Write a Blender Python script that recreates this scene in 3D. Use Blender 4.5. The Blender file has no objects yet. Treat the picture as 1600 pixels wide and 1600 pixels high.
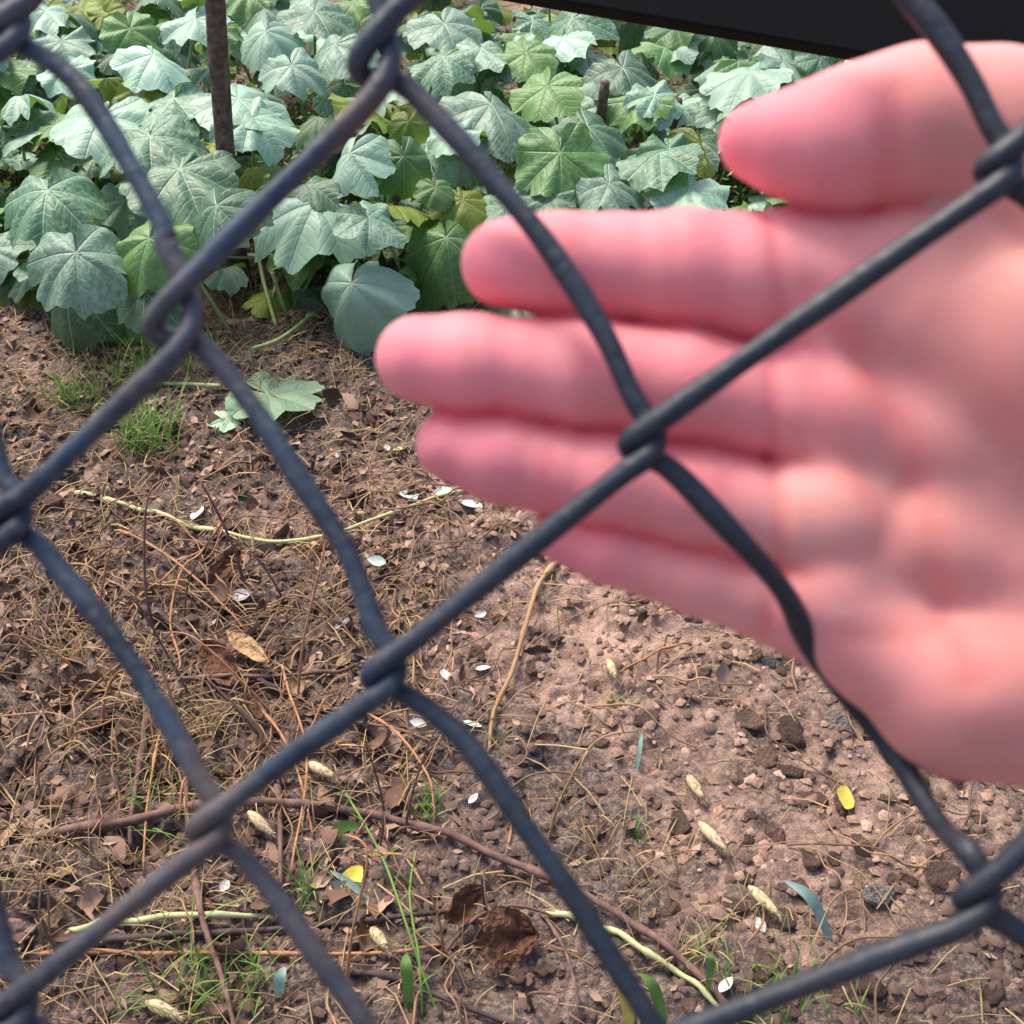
import bpy, math, random
import numpy as np
from mathutils import Vector, Matrix, Euler
random.seed(7); RNG = np.random.default_rng(7)
S = bpy.context.scene
COL = S.collection
R = math.radians
# ------------------------------------------------------------------ camera
F_PX = 1931.0; PITCH = R(38); CAM = Vector((0, 0, 1.2))
cd = bpy.data.cameras.new('camera'); cam = bpy.data.objects.new('camera', cd); COL.objects.link(cam)
cam.location = CAM; cam.rotation_euler = (math.pi/2 - PITCH, 0, 0)
cd.sensor_width = 36; cd.lens = 36*F_PX/1600; cd.clip_start = .01; cd.clip_end = 500
cd.dof.use_dof = True; cd.dof.focus_distance = 2.1; cd.dof.aperture_fstop = 30
S.camera = cam
# ------------------------------------------------------------------ light
SUN_EL, SUN_AZ = R(58), R(-38)        # azimuth from +Y towards +X
w = bpy.data.worlds.new('World'); S.world = w; w.use_nodes = True
nt = w.node_tree; nt.nodes.clear()
sky = nt.nodes.new('ShaderNodeTexSky'); sky.sky_type = 'NISHITA'; sky.sun_disc = False
sky.sun_elevation = SUN_EL; sky.sun_rotation = SUN_AZ; sky.dust_density = 4; sky.air_density = .8; sky.ozone_density = .3
bg = nt.nodes.new('ShaderNodeBackground'); bg.inputs[1].default_value = .105
wo = nt.nodes.new('ShaderNodeOutputWorld')
nt.links.new(sky.outputs[0], bg.inputs[0]); nt.links.new(bg.outputs[0], wo.inputs[0])
sl = bpy.data.lights.new('sun', 'SUN'); so = bpy.data.objects.new('sun', sl); COL.objects.link(so)
sl.energy = 1.5; sl.angle = R(18); sl.color = (1, .92, .80)
sd = Vector((math.sin(SUN_AZ)*math.cos(SUN_EL), math.cos(SUN_AZ)*math.cos(SUN_EL), math.sin(SUN_EL)))
so.rotation_euler = sd.to_track_quat('Z', 'Y').to_euler(); so.location = sd*20
S.view_settings.view_transform = 'Standard'; S.view_settings.look = 'None'
S.view_settings.exposure = 1.7; S.view_settings.gamma = 1; S.view_settings.use_curve_mapping = False
S.cycles.max_bounces = 8

# ------------------------------------------------------------------ projection helpers (photo pixels, 1600 square)
FW = Vector((0, math.cos(PITCH), -math.sin(PITCH))); UPV = Vector((0, math.sin(PITCH), math.cos(PITCH))); RT = Vector((1, 0, 0))
def ray(u, v): return FW + RT*((u-800)/F_PX) + UPV*(-(v-800)/F_PX)
def at_depth(u, v, D): return CAM + ray(u, v)*D
def at_z(u, v, z):
    d = ray(u, v); return CAM + d*((z-CAM.z)/d.z)

# ------------------------------------------------------------------ noise + ground height
_T = [np.random.default_rng(100+i).random((256, 256)) for i in range(8)]
def vn(x, y, s=0):
    x = np.asarray(x, float)+1000.; y = np.asarray(y, float)+1000.
    xi = np.floor(x).astype(int); yi = np.floor(y).astype(int); fx = x-xi; fy = y-yi
    fx = fx*fx*(3-2*fx); fy = fy*fy*(3-2*fy); t = _T[s % 8]
    a = t[xi % 256, yi % 256]; b = t[(xi+1) % 256, yi % 256]; c = t[xi % 256, (yi+1) % 256]; d = t[(xi+1) % 256, (yi+1) % 256]
    return (a*(1-fx)+b*fx)*(1-fy)+(c*(1-fx)+d*fx)*fy
def hgt(x, y):
    x = np.asarray(x, float); y = np.asarray(y, float)
    wx = x + .03*vn(x*9, y*9, 5); wy = y + .03*vn(x*9, y*9, 6)
    rough = .45 + 1.1*vn(x*2.3+3, y*2.3, 7)
    h = .05*(vn(x*1.3, y*1.3, 0)-.5)
    h = h + .022*(vn(wx*6, wy*6, 1)-.5)*rough
    h = h - .018*np.abs(vn(wx*17, wy*17, 2)-.5)*2*rough
    h = h - .014*np.abs(vn(wx*38, wy*38, 3)-.5)*2*rough
    h = h + .008*(vn(wx*85, wy*85, 4)-.5)*rough
    return h
def damp(x, y):
    x = np.asarray(x, float); y = np.asarray(y, float)
    n = .75*vn(x*3.2+54, y*3.2+20, 5)+.25*vn(x*9, y*9, 6)+.2*vn(x*24, y*24, 1)
    return np.clip((n-.45)/.16, 0, 1)
def hz(x, y): return float(hgt(x, y))
def gp(u, v, dz=0.):
    p = at_z(u, v, 0)
    for _ in range(4): p = at_z(u, v, hz(p.x, p.y)+dz)
    return p

# ------------------------------------------------------------------ object helpers
def mesh(name, V, Fc, mat=None, smooth=True, attrs=None):
    me = bpy.data.meshes.new(name)
    me.from_pydata([tuple(v) for v in V], [], [tuple(f) for f in Fc])
    if mat: me.materials.append(mat)
    if smooth: me.polygons.foreach_set('use_smooth', [True]*len(me.polygons))
    for k, a in (attrs or {}).items():
        at = me.attributes.new(k, 'FLOAT', 'POINT'); at.data.foreach_set('value', np.asarray(a, np.float32))
    me.update(); return me
def link(name, me, parent=None, M=None):
    o = bpy.data.objects.new(name, me); COL.objects.link(o)
    if parent: o.parent = parent
    if M is not None: o.matrix_local = M
    return o
def tag(o, label, cat, group=None):
    o['label'] = label; o['category'] = cat; o['kind'] = 'thing'
    if group: o['group'] = group
    return o
def empty(name, loc):
    o = bpy.data.objects.new(name, None); o.empty_display_size = .02; COL.objects.link(o); o.location = loc; return o
class MB:
    def __init__(s): s.V = []; s.F = []; s.A = []
    def add(s, V, Fc, a=0.):
        n = len(s.V); s.V += [tuple(v) for v in V]; s.F += [tuple(i+n for i in f) for f in Fc]; s.A += [a]*len(V)
    def tube(s, P, r, n=6, a=0., cap=True):
        V, Fc = tube_geo(P, r, n, cap); s.add(V, Fc, a)
    def me(s, name, mat, smooth=True): return mesh(name, s.V, s.F, mat, smooth, {'v': s.A})
def tube_geo(P, r, n=6, cap=True):
    P = [Vector(p) for p in P]; m = len(P); rr = r if hasattr(r, '__len__') else [r]*m
    V = []; Fc = []; up = Vector((.13, .21, .97)); N = None
    for i, p in enumerate(P):
        t = (P[min(i+1, m-1)]-P[max(i-1, 0)])
        if t.length < 1e-9: t = Vector((1, 0, 0))
        t.normalize()
        if N is None:
            N = t.cross(up)
            if N.length < .1: N = t.cross(Vector((1, 0, 0)))
        N = (N-t*N.dot(t)).normalized(); B = t.cross(N)
        for k in range(n):
            a = 2*math.pi*k/n; V.append(p+(N*math.cos(a)+B*math.sin(a))*rr[i])
    for i in range(m-1):
        for k in range(n):
            a = i*n+k; b = i*n+(k+1) % n; Fc.append((a, b, b+n, a+n))
    if cap:
        Fc.append(tuple(range(n-1, -1, -1))); Fc.append(tuple(range((m-1)*n, m*n)))
    return V, Fc
def spline(P, k=6):
    P = [Vector(p) for p in P]; out = []
    for i in range(len(P)-1):
        p0 = P[max(i-1, 0)]; p1 = P[i]; p2 = P[i+1]; p3 = P[min(i+2, len(P)-1)]
        for j in range(k):
            t = j/k
            out.append(.5*((2*p1)+(p2-p0)*t+(2*p0-5*p1+4*p2-p3)*t*t+(3*p1-p0-3*p2+p3)*t**3))
    out.append(P[-1]); return out

# ------------------------------------------------------------------ materials
class NM:
    def __init__(s, name):
        s.m = bpy.data.materials.new(name); s.m.use_nodes = True; s.t = s.m.node_tree; s.t.nodes.clear()
        s.out = s.t.nodes.new('ShaderNodeOutputMaterial'); s.b = s.t.nodes.new('ShaderNodeBsdfPrincipled')
        s.t.links.new(s.b.outputs[0], s.out.inputs[0]); s.co = s.t.nodes.new('ShaderNodeTexCoord')
    def n(s, typ, **kw):
        x = s.t.nodes.new(typ)
        for k, v in kw.items(): setattr(x, k, v)
        return x
    def l(s, a, b): s.t.links.new(a, b)
    def put(s, sock, v):
        if hasattr(v, 'is_output') or isinstance(v, bpy.types.NodeSocket): s.l(v, sock)
        else: sock.default_value = v
    def noise(s, scale, detail=4, rough=.55, co=None, dist=0):
        x = s.n('ShaderNodeTexNoise'); x.inputs['Scale'].default_value = scale; x.inputs['Detail'].default_value = detail
        x.inputs['Roughness'].default_value = rough; x.inputs['Distortion'].default_value = dist
        s.l(co or s.co.outputs['Object'], x.inputs['Vector']); return x.outputs[0]
    def ramp(s, f, stops):
        x = s.n('ShaderNodeValToRGB'); e = x.color_ramp.elements
        while len(e) < len(stops): e.new(.5)
        for i, (p, c) in enumerate(stops):
            e[i].position = p; e[i].color = (c, c, c, 1) if not hasattr(c, '__len__') else (*c, 1)
        s.put(x.inputs[0], f); return x.outputs[0]
    def mix(s, f, a, b, mode='MIX'):
        x = s.n('ShaderNodeMix', data_type='RGBA', blend_type=mode)
        s.put(x.inputs[0], f)
        for i, v in ((6, a), (7, b)):
            s.put(x.inputs[i], (*v, 1) if isinstance(v, tuple) and len(v) == 3 else v)
        return x.outputs[2]
    def math(s, op, a, b=0.):
        x = s.n('ShaderNodeMath', operation=op); s.put(x.inputs[0], a); s.put(x.inputs[1], b); return x.outputs[0]
    def attr(s, name):
        x = s.n('ShaderNodeAttribute'); x.attribute_name = name; return x.outputs['Fac']
    def rand(s): return s.n('ShaderNodeObjectInfo').outputs['Random']
    def bump(s, h, st=.5, d=.01):
        x = s.n('ShaderNodeBump'); x.inputs['Strength'].default_value = st; x.inputs['Distance'].default_value = d
        s.l(h, x.inputs['Height']); s.l(x.outputs[0], s.b.inputs['Normal']); return x
    def set(s, col=None, rough=None, spec=None):
        if col is not None: s.put(s.b.inputs['Base Color'], (*col, 1) if isinstance(col, tuple) else col)
        if rough is not None: s.put(s.b.inputs['Roughness'], rough)
        if spec is not None: s.b.inputs['Specular IOR Level'].default_value = spec
        return s

def soil_mat():
    k = NM('soil'); big = k.noise(2.2, 5, .6); mid = k.noise(16, 6, .65); fine = k.noise(130, 5, .7); sp = k.noise(420, 2)
    c = k.mix(k.ramp(big, [(.4, 0.), (.62, 1.)]), (.17, .112, .093), (.40, .26, .205))
    c = k.mix(k.ramp(mid, [(.36, .9), (.56, 0.)]), c, (.052, .037, .031))
    c = k.mix(k.math('MULTIPLY', k.attr('damp'), .9), c, (.066, .053, .049))
    c = k.mix(k.ramp(fine, [(.45, 0.), (.75, .7)]), c, (.48, .33, .25))
    c = k.mix(k.ramp(sp, [(.28, .7), (.45, 0.)]), c, (.05, .036, .032))
    k.set(c, .95, .2); h = k.math('ADD', k.math('MULTIPLY', fine, .7), k.math('MULTIPLY', sp, .4)); k.bump(h, .9, .006); return k.m
def clod_mat():
    k = NM('dry_clay'); f = k.noise(3.2, 6, .72); r = k.rand()
    c = k.mix(r, (.24, .15, .115), (.42, .265, .195)); c = k.mix(k.ramp(f, [(.3, .45), (.5, 0.)]), c, (.12, .08, .066))
    k.set(c, .95, .2); k.bump(f, 1., .25); return k.m
def leaf_mat(name, deep, pale, back, vein, yellow=(.25, .26, .045), yel=.0, trans=.25, tint=1.):
    k = NM(name); uv = k.co.outputs['Object']; r = k.rand()
    n1 = k.noise(14, 4, .6); n2 = k.noise(90, 3, .6)
    ri = k.n('ShaderNodeObjectInfo'); vm = k.n('ShaderNodeVectorMath', operation='ADD'); k.l(uv, vm.inputs[0]); k.l(ri.outputs['Location'], vm.inputs[1])
    n1 = k.noise(11, 5, .6, vm.outputs[0])
    c = k.mix(k.ramp(k.math('ADD', k.math('MULTIPLY', n1, .9), k.math('MULTIPLY', k.math('SUBTRACT', r, .5), .55)), [(.25, 0.), (.62, 1.)]), deep, pale)
    c = k.mix(k.math('MULTIPLY', k.ramp(n2, [(.45, 0.), (.7, 1.)]), .3), c, vein)
    vd = k.attr('vd'); sv = k.math('ADD', k.attr('sv'), k.math('MULTIPLY', k.noise(5., 2, .5), .12))
    c = k.mix(k.math('MULTIPLY', k.ramp(k.math('PINGPONG', sv, .075), [(0., 1.), (.011, 0.)]), .24), c, vein)
    c = k.mix(k.math('MULTIPLY', k.ramp(vd, [(0.006, 1.), (.022, 0.)]), .75), c, vein)
    ed = k.attr('ed'); e2 = k.math('MULTIPLY', k.ramp(k.math('ADD', ed, k.math('MULTIPLY', n1, .25)), [(1.0, 0.), (1.14, 1.)]), .55)
    e2 = k.math('MULTIPLY', e2, k.ramp(k.noise(3., 2, .5, vm.outputs[0]), [(.46, 0.), (.6, 1.)]))
    c = k.mix(e2, c, yellow)
    if yel: c = k.mix(k.math('MULTIPLY', k.ramp(n1, [(.3, 1.), (.65, .3)]), yel), c, yellow)
    hv = k.n('ShaderNodeHueSaturation'); hv.inputs['Saturation'].default_value = 1.; k.put(hv.inputs['Value'], k.math('ADD', .6, k.math('MULTIPLY', k.math('FRACT', k.math('MULTIPLY', r, 17.3)), .6))); k.l(c, hv.inputs['Color']); c = hv.outputs[0]
    g = k.n('ShaderNodeNewGeometry'); c = k.mix(g.outputs['Backfacing'], c, back)
    k.set(c, .42, .5)
    h = k.math('ADD', k.math('MULTIPLY', k.ramp(vd, [(0., 0.), (.03, 1.)]), 1.), k.math('MULTIPLY', n2, .35))
    h = k.math('ADD', h, k.math('MULTIPLY', k.ramp(k.math('PINGPONG', sv, .075), [(0., 0.), (.03, 1.)]), .35)); k.bump(h, .5, .003)
    tr = k.n('ShaderNodeBsdfTranslucent'); k.l(k.mix(.5, c, (.16, .30, .03)), tr.inputs[0])
    mx = k.n('ShaderNodeMixShader'); mx.inputs[0].default_value = trans
    k.l(k.b.outputs[0], mx.inputs[1]); k.l(tr.outputs[0], mx.inputs[2]); k.l(mx.outputs[0], k.out.inputs[0]); return k.m
def plain(name, c1, c2, rough=.7, scale=40, spec=.3, bump=.3, d=.002, trans=0., byv=False):
    k = NM(name); f = k.noise(scale, 4, .6); fac = k.ramp(f, [(.3, 0.), (.68, 1.)])
    if byv: fac = k.math('ADD', k.math('MULTIPLY', fac, .4), k.math('MULTIPLY', k.attr('v'), .7))
    c = k.mix(fac, c1, c2)
    k.set(c, rough, spec)
    if bump: k.bump(f, bump, d)
    if trans:
        tr = k.n('ShaderNodeBsdfTranslucent'); k.l(c, tr.inputs[0]); mx = k.n('ShaderNodeMixShader'); mx.inputs[0].default_value = trans
        k.l(k.b.outputs[0], mx.inputs[1]); k.l(tr.outputs[0], mx.inputs[2]); k.l(mx.outputs[0], k.out.inputs[0])
    return k.m
def litter_mat():
    k = NM('leaf_litter'); v = k.attr('v')
    c = k.ramp(v, [(0., (.05, .032, .026)), (.35, (.13, .075, .05)), (.6, (.24, .15, .105)), (.85, (.33, .22, .16)), (1., (.5, .43, .38))])
    k.set(c, .85, .2); return k.m
def crumb_mat():
    k = NM('earth_crumbs'); v = k.attr('v'); f = k.noise(260, 4, .7)
    c = k.ramp(v, [(0., (.075, .05, .042)), (.4, (.20, .125, .095)), (.75, (.37, .23, .17)), (1., (.50, .35, .27))])
    c = k.mix(k.ramp(f, [(.35, .6), (.55, 0.)]), c, (.08, .055, .046)); k.set(c, .95, .2); k.bump(f, .6, .002); return k.m
def skin_mat():
    k = NM('skin'); f = k.noise(28, 4, .6); f2 = k.noise(140, 4, .6); cr = k.math('MULTIPLY', k.attr('crease'), k.math('ADD', .7, k.math('MULTIPLY', k.noise(45, 3), .6))); pa = k.attr('palm'); tip = k.attr('tip')
    c = k.mix(k.ramp(f, [(.35, 0.), (.65, 1.)]), (.75, .235, .255), (.80, .32, .32))
    c = k.mix(k.math('MULTIPLY', k.ramp(k.noise(17, 2, .5), [(.5, 0.), (.66, 1.)]), .55), c, (.68, .36, .29))
    c = k.mix(k.math('MULTIPLY', pa, .7), c, (.60, .265, .215))
    c = k.mix(k.math('MULTIPLY', k.ramp(k.noise(75, 4, .65), [(.5, 0.), (.68, 1.)]), .18), c, (.62, .17, .17))
    c = k.mix(k.math('MULTIPLY', tip, .5), c, (.78, .205, .275))
    c = k.mix(k.math('MULTIPLY', k.ramp(f2, [(.4, 0.), (.7, 1.)]), .25), c, (.74, .32, .31))
    c = k.mix(k.math('MULTIPLY', cr, .9), c, (.74, .045, .05))  # crease lines, plus the painted red shade between fingers and thumb
    k.set(c, .58, .35)
    k.b.inputs['Subsurface Weight'].default_value = .7; k.b.inputs['Subsurface Radius'].default_value = (1., .28, .2)
    k.b.inputs['Subsurface Scale'].default_value = .005
    k.bump(k.math('ADD', f2, k.noise(900, 3, .6)), .22, .0006); return k.m
def wire_mat():
    k = NM('weathered_coated_wire'); f = k.noise(55, 5, .6); f2 = k.noise(420, 3, .6); f3 = k.noise(16, 3)
    c = k.mix(k.ramp(f, [(.35, 0.), (.65, 1.)]), (.007, .015, .030), (.030, .055, .090))
    c = k.mix(k.math('MULTIPLY', k.ramp(f3, [(.50, 0.), (.64, 1.)]), .85), c, (.085, .064, .058))
    c = k.mix(k.math('MULTIPLY', k.ramp(f2, [(.48, 0.), (.7, 1.)]), .5), c, (.085, .085, .09))
    sx = k.n('ShaderNodeSeparateXYZ'); k.l(k.co.outputs['Object'], sx.inputs[0])
    left_fac = k.ramp(k.math('ADD', k.math('MULTIPLY', sx.outputs[0], -9.), k.math('MULTIPLY', f3, 1.1)), [(.35, 0.), (1., 1.)])  # coating blends to near black towards the right, broken by noise
    c = k.mix(k.math('SUBTRACT', .82, k.math('MULTIPLY', left_fac, .82)), c, (.008, .013, .021))
    k.set(c, .5, .4); k.bump(k.math('ADD', f, f2), .6, .0007); return k.m
M = dict(soil=soil_mat(), clod=clod_mat(), litter=litter_mat(), crumb=crumb_mat(), skin=skin_mat(), wire=wire_mat(),
    leaf=leaf_mat('squash_leaf', (.04, .125, .055), (.29, .47, .35), (.18, .30, .07), (.42, .55, .38)),  # pale tone: glaucous green with the bluish sky sheen painted in
    leafg=leaf_mat('green_squash_leaf', (.04, .13, .03), (.15, .31, .08), (.18, .27, .07), (.27, .38, .2), trans=.3),
    leafy=leaf_mat('yellow_green_squash_leaf', (.10, .22, .025), (.22, .36, .05), (.2, .29, .05), (.3, .36, .1), (.36, .33, .03), .5, .42),  # yellow-green of backlit leaves put into the base colour
    leafp=leaf_mat('wilting_pale_leaf', (.20, .34, .19), (.30, .45, .29), (.25, .35, .15), (.42, .52, .36)),
    stalk=plain('squash_stalk', (.16, .24, .08), (.3, .36, .16), .55, 60),
    palestem=plain('pale_green_stem', (.33, .34, .13), (.46, .45, .25), .6, 60),
    bark=plain('grey_brown_bark', (.05, .036, .028), (.16, .115, .09), .95, 70, .15, 1., .006),
    twig=plain('brown_twig', (.075, .042, .036), (.19, .11, .09), .8, 60, .2, .6),
    dtwig=plain('dark_twig', (.035, .026, .028), (.10, .065, .06), .8, 60, .2, .6),
    otwig=plain('orange_dry_stem', (.24, .105, .05), (.42, .22, .12), .75, 60, .2, .4),
    straw=plain('straw', (.14, .09, .05), (.46, .32, .16), .8, 30, .2, 0, byv=True),
    strand=plain('dead_vine_strands', (.06, .04, .034), (.34, .20, .115), .8, 20, .2, 0, byv=True),
    cloth=plain('dark_grey_cloth', (.03, .032, .036), (.06, .063, .07), .9, 500, .1, .3),
    grass=plain('green_grass', (.07, .15, .03), (.2, .31, .07), .6, 30, .3, 0, trans=.25, byv=True),
    bgrass=plain('blue_green_blade', (.14, .24, .2), (.24, .34, .3), .6, 60, .3, .2, trans=.2),
    ygrass=plain('yellow_blade', (.35, .3, .05), (.5, .42, .1), .6, 60, .3, .2, trans=.2),
    seed=plain('seed_head_bristles', (.42, .31, .17), (.62, .5, .33), .8, 200, .2, 0, byv=True),
    white=plain('pale_dry_petal', (.44, .41, .37), (.56, .53, .49), .7, 5, .3, .2, .01, trans=.1),
    green_white=plain('pale_green_petal', (.38, .5, .42), (.55, .64, .57), .7, 5, .3, .2, .01, trans=.15),
    yellow=plain('yellow_fallen_leaf', (.62, .47, .05), (.74, .6, .12), .6, 5, .3, .2, .01, trans=.15),
    brown=plain('crumpled_brown_leaf', (.06, .025, .014), (.17, .075, .04), .75, 6, .3, .7, .04, trans=.1),
    tan=plain('curled_tan_leaf', (.28, .15, .07), (.45, .31, .16), .75, 6, .3, .7, .04, trans=.1),
    pebble=plain('grey_pebble', (.16, .14, .125), (.34, .30, .265), .85, 3.5, .3, .8, .15),
    darkp=plain('dark_pebble', (.05, .055, .055), (.13, .13, .125), .85, 3.5, .3, .8, .15),
    board=plain('matte_black_paint', (.0055, .0055, .0055), (.0075, .0075, .0075), .85, 300, .15, .15, .001),
)

# ------------------------------------------------------------------ ground
def axis(lo, hi, step, far_lo, far_hi, g=1.25):
    a = list(np.arange(lo, hi+1e-6, step)); s = step; x = lo; L = []
    while x > far_lo: s *= g; x -= s; L.append(x)
    s = step; x = hi; H = []
    while x < far_hi: s *= g; x += s; H.append(x)
    return np.array(L[::-1]+a+H)
gx = axis(-1.25, 1.25, .0042, -80, 80); gy = axis(.5, 2.75, .0045, -80, 120)
X, Y = np.meshgrid(gx, gy); Z = hgt(X, Y)
nx, ny = len(gx), len(gy)
me = bpy.data.meshes.new('ground')
co = np.stack([X, Y, Z], -1).reshape(-1, 3).astype(np.float32)
idx = np.arange(nx*ny).reshape(ny, nx)
q = np.stack([idx[:-1, :-1], idx[:-1, 1:], idx[1:, 1:], idx[1:, :-1]], -1).reshape(-1, 4)
me.vertices.add(len(co)); me.vertices.foreach_set('co', co.ravel())
me.loops.add(q.size); me.loops.foreach_set('vertex_index', q.ravel().astype(np.int32))
me.polygons.add(len(q)); me.polygons.foreach_set('loop_start', np.arange(0, q.size, 4, dtype=np.int32))
me.polygons.foreach_set('use_smooth', np.ones(len(q), bool))
_d = me.attributes.new('damp', 'FLOAT', 'POINT'); _d.data.foreach_set('value', damp(X, Y).astype(np.float32).ravel())
me.materials.append(M['soil']); me.update(calc_edges=True); me.validate()
g = link('ground', me); g['kind'] = 'structure'

# ------------------------------------------------------------------ chain-link fence
# columns of crossings in photo pixels on the (slightly turned) fence plane
COLS = {-3: [(-700, -520), (-700, 160), (-700, 840), (-700, 1520), (-700, 2200)],
        -2: [(-480, -900), (-480, -190), (-480, 500), (-480, 1180), (-480, 1870)],
        -1: [(-240, -560), (-240, 150), (-240, 860), (-240, 1580), (-240, 2280)],
        0: [(10, -760), (12, 25), (15, 790), (25, 1555), (35, 2300)],
        1: [(272, -340), (270, 470), (328, 1275), (335, 2080)],
        2: [(590, -880), (585, 62), (600, 1035), (640, 1790), (650, 2700)],
        3: [(1000, -330), (1003, 675), (1026, 1640), (1040, 2600)],
        4: [(1540, -800), (1560, 245), (1527, 1385), (1540, 2400)],
        5: [(2060, -330), (2080, 830), (2095, 1950), (2110, 3000)],
        6: [(2700, -900), (2720, 260), (2740, 1500), (2760, 2700)]}
LOOSE = {(585, 62): (24, 48), (270, 470): (30, 46)}       # loosely hooked crossings: overshoot, half height
def fence_depth(u): return .215 - .018*(u-250)/800
WR = .00195
SEG = {((1000, -330), (1560, 245)): [(1240, -165, 0), (1425, 0, 0), (1512, 120, 0)],
       ((12, 25), (270, 470)): [(115, 125, 0), (203, 258, 0), (258, 366, 0)],
       ((1003, 675), (1527, 1385)): [(1142, 830, .002), (1224, 924, .0105), (1268, 1012, .0203), (1326, 1092, .0275), (1390, 1168, .029), (1470, 1290, .015)],
       ((585, 62), (1003, 675)): [(697, 198, 0), (780, 292, 0), (856, 385, 0), (945, 525, 0)],
       ((600, 1035), (1026, 1640)): [(720, 1152, 0), (822, 1295, 0), (890, 1392, 0), (966, 1515, 0)],
       ((270, 470), (600, 1035)): [(392, 632, 0), (470, 752, 0), (545, 868, 0)],
       ((328, 1275), (640, 1790)): [(415, 1380, 0), (500, 1500, 0), (565, 1592, 0)]}
fence = tag(empty('chain_link_fence', at_depth(800, 1500, .2)), 'dark weathered chain-link wire fence in front of the hand', 'fence')
def cspline(P):
    out = []; P = [2*P[0]-P[1]]+P+[2*P[-1]-P[-2]]
    for i in range(1, len(P)-2):
        p = P[i-1:i+3]; t = [0.]
        for a, b in zip(p[:-1], p[1:]): t.append(t[-1]+max((b-a).length, 1e-6)**.5)
        n = max(3, int((p[2]-p[1]).length/.0018))
        for j in range(n):
            x = t[1]+(t[2]-t[1])*j/n
            L = lambda a, b, ta, tb: a*((tb-x)/(tb-ta))+b*((x-ta)/(tb-ta))
            a1 = L(p[0], p[1], t[0], t[1]); a2 = L(p[1], p[2], t[1], t[2]); a3 = L(p[2], p[3], t[2], t[3])
            out.append(L(L(a1, a2, t[0], t[2]), L(a2, a3, t[1], t[3]), t[1], t[2]))
    out.append(P[-2]); return out
def spiral(k):
    L = sorted([(n, 'L') for n in COLS[k]]+[(n, 'R') for n in COLS[k+1]], key=lambda t: t[0][1])
    pts = []; T = []
    for n, side in L:
        ov, hh = LOOSE.get(n, (19, 26)); u, v = n; r = WR*1.03; k_ = hh/26
        # the spiral comes down in front on '/' runs and behind on '\\' runs; it wraps round its neighbour at each crossing
        if side == 'L': T.append([(u+34, v-24*k_, -r), (u-ov*.85, v+12*k_, -r*.8), (u-ov*1.05, v+25*k_, 0), (u-ov*.3, v+34*k_, r*.85), (u+36, v+(52 if k_ == 1 else 66), r)])
        else: T.append([(u-12, v-52*k_, r), (u+ov*.75, v-10*k_, r*.85), (u+ov*1.05, v+14*k_, 0), (u+ov*.55, v+36*k_, -r*.8), (u-28, v+64*k_, -r)])
    for i, (n, side) in enumerate(L):
        pts += T[i]
        if i+1 < len(L):
            n2, side2 = L[i+1]
            if side2 == side: continue
            (a0, b0, z0), (a1, b1, _) = T[i][-1], T[i+1][0]
            if (n, n2) in SEG: pts += [(a, b, z0+c) for a, b, c in SEG[(n, n2)]]
            else:
                for t in (.12, .35, .62, .88):
                    bow = math.sin(math.pi*t)*(.04*(b1-b0) if side == 'L' else 4); pts.append((a0+(a1-a0)*t+bow*.6, b0+(b1-b0)*t-bow, z0))
    P = [at_depth(u, v, fence_depth(u)+dz) for u, v, dz in pts]
    P = cspline(P)
    rr = [WR*(1+.07*math.sin(i*.37+k)) for i in range(len(P))]
    V, Fc = tube_geo([p-fence.location for p in P], rr, 14)
    link('wire', mesh('wire', V, Fc, M['wire']), fence)
for k in range(-3, 6): spiral(k)

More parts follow.
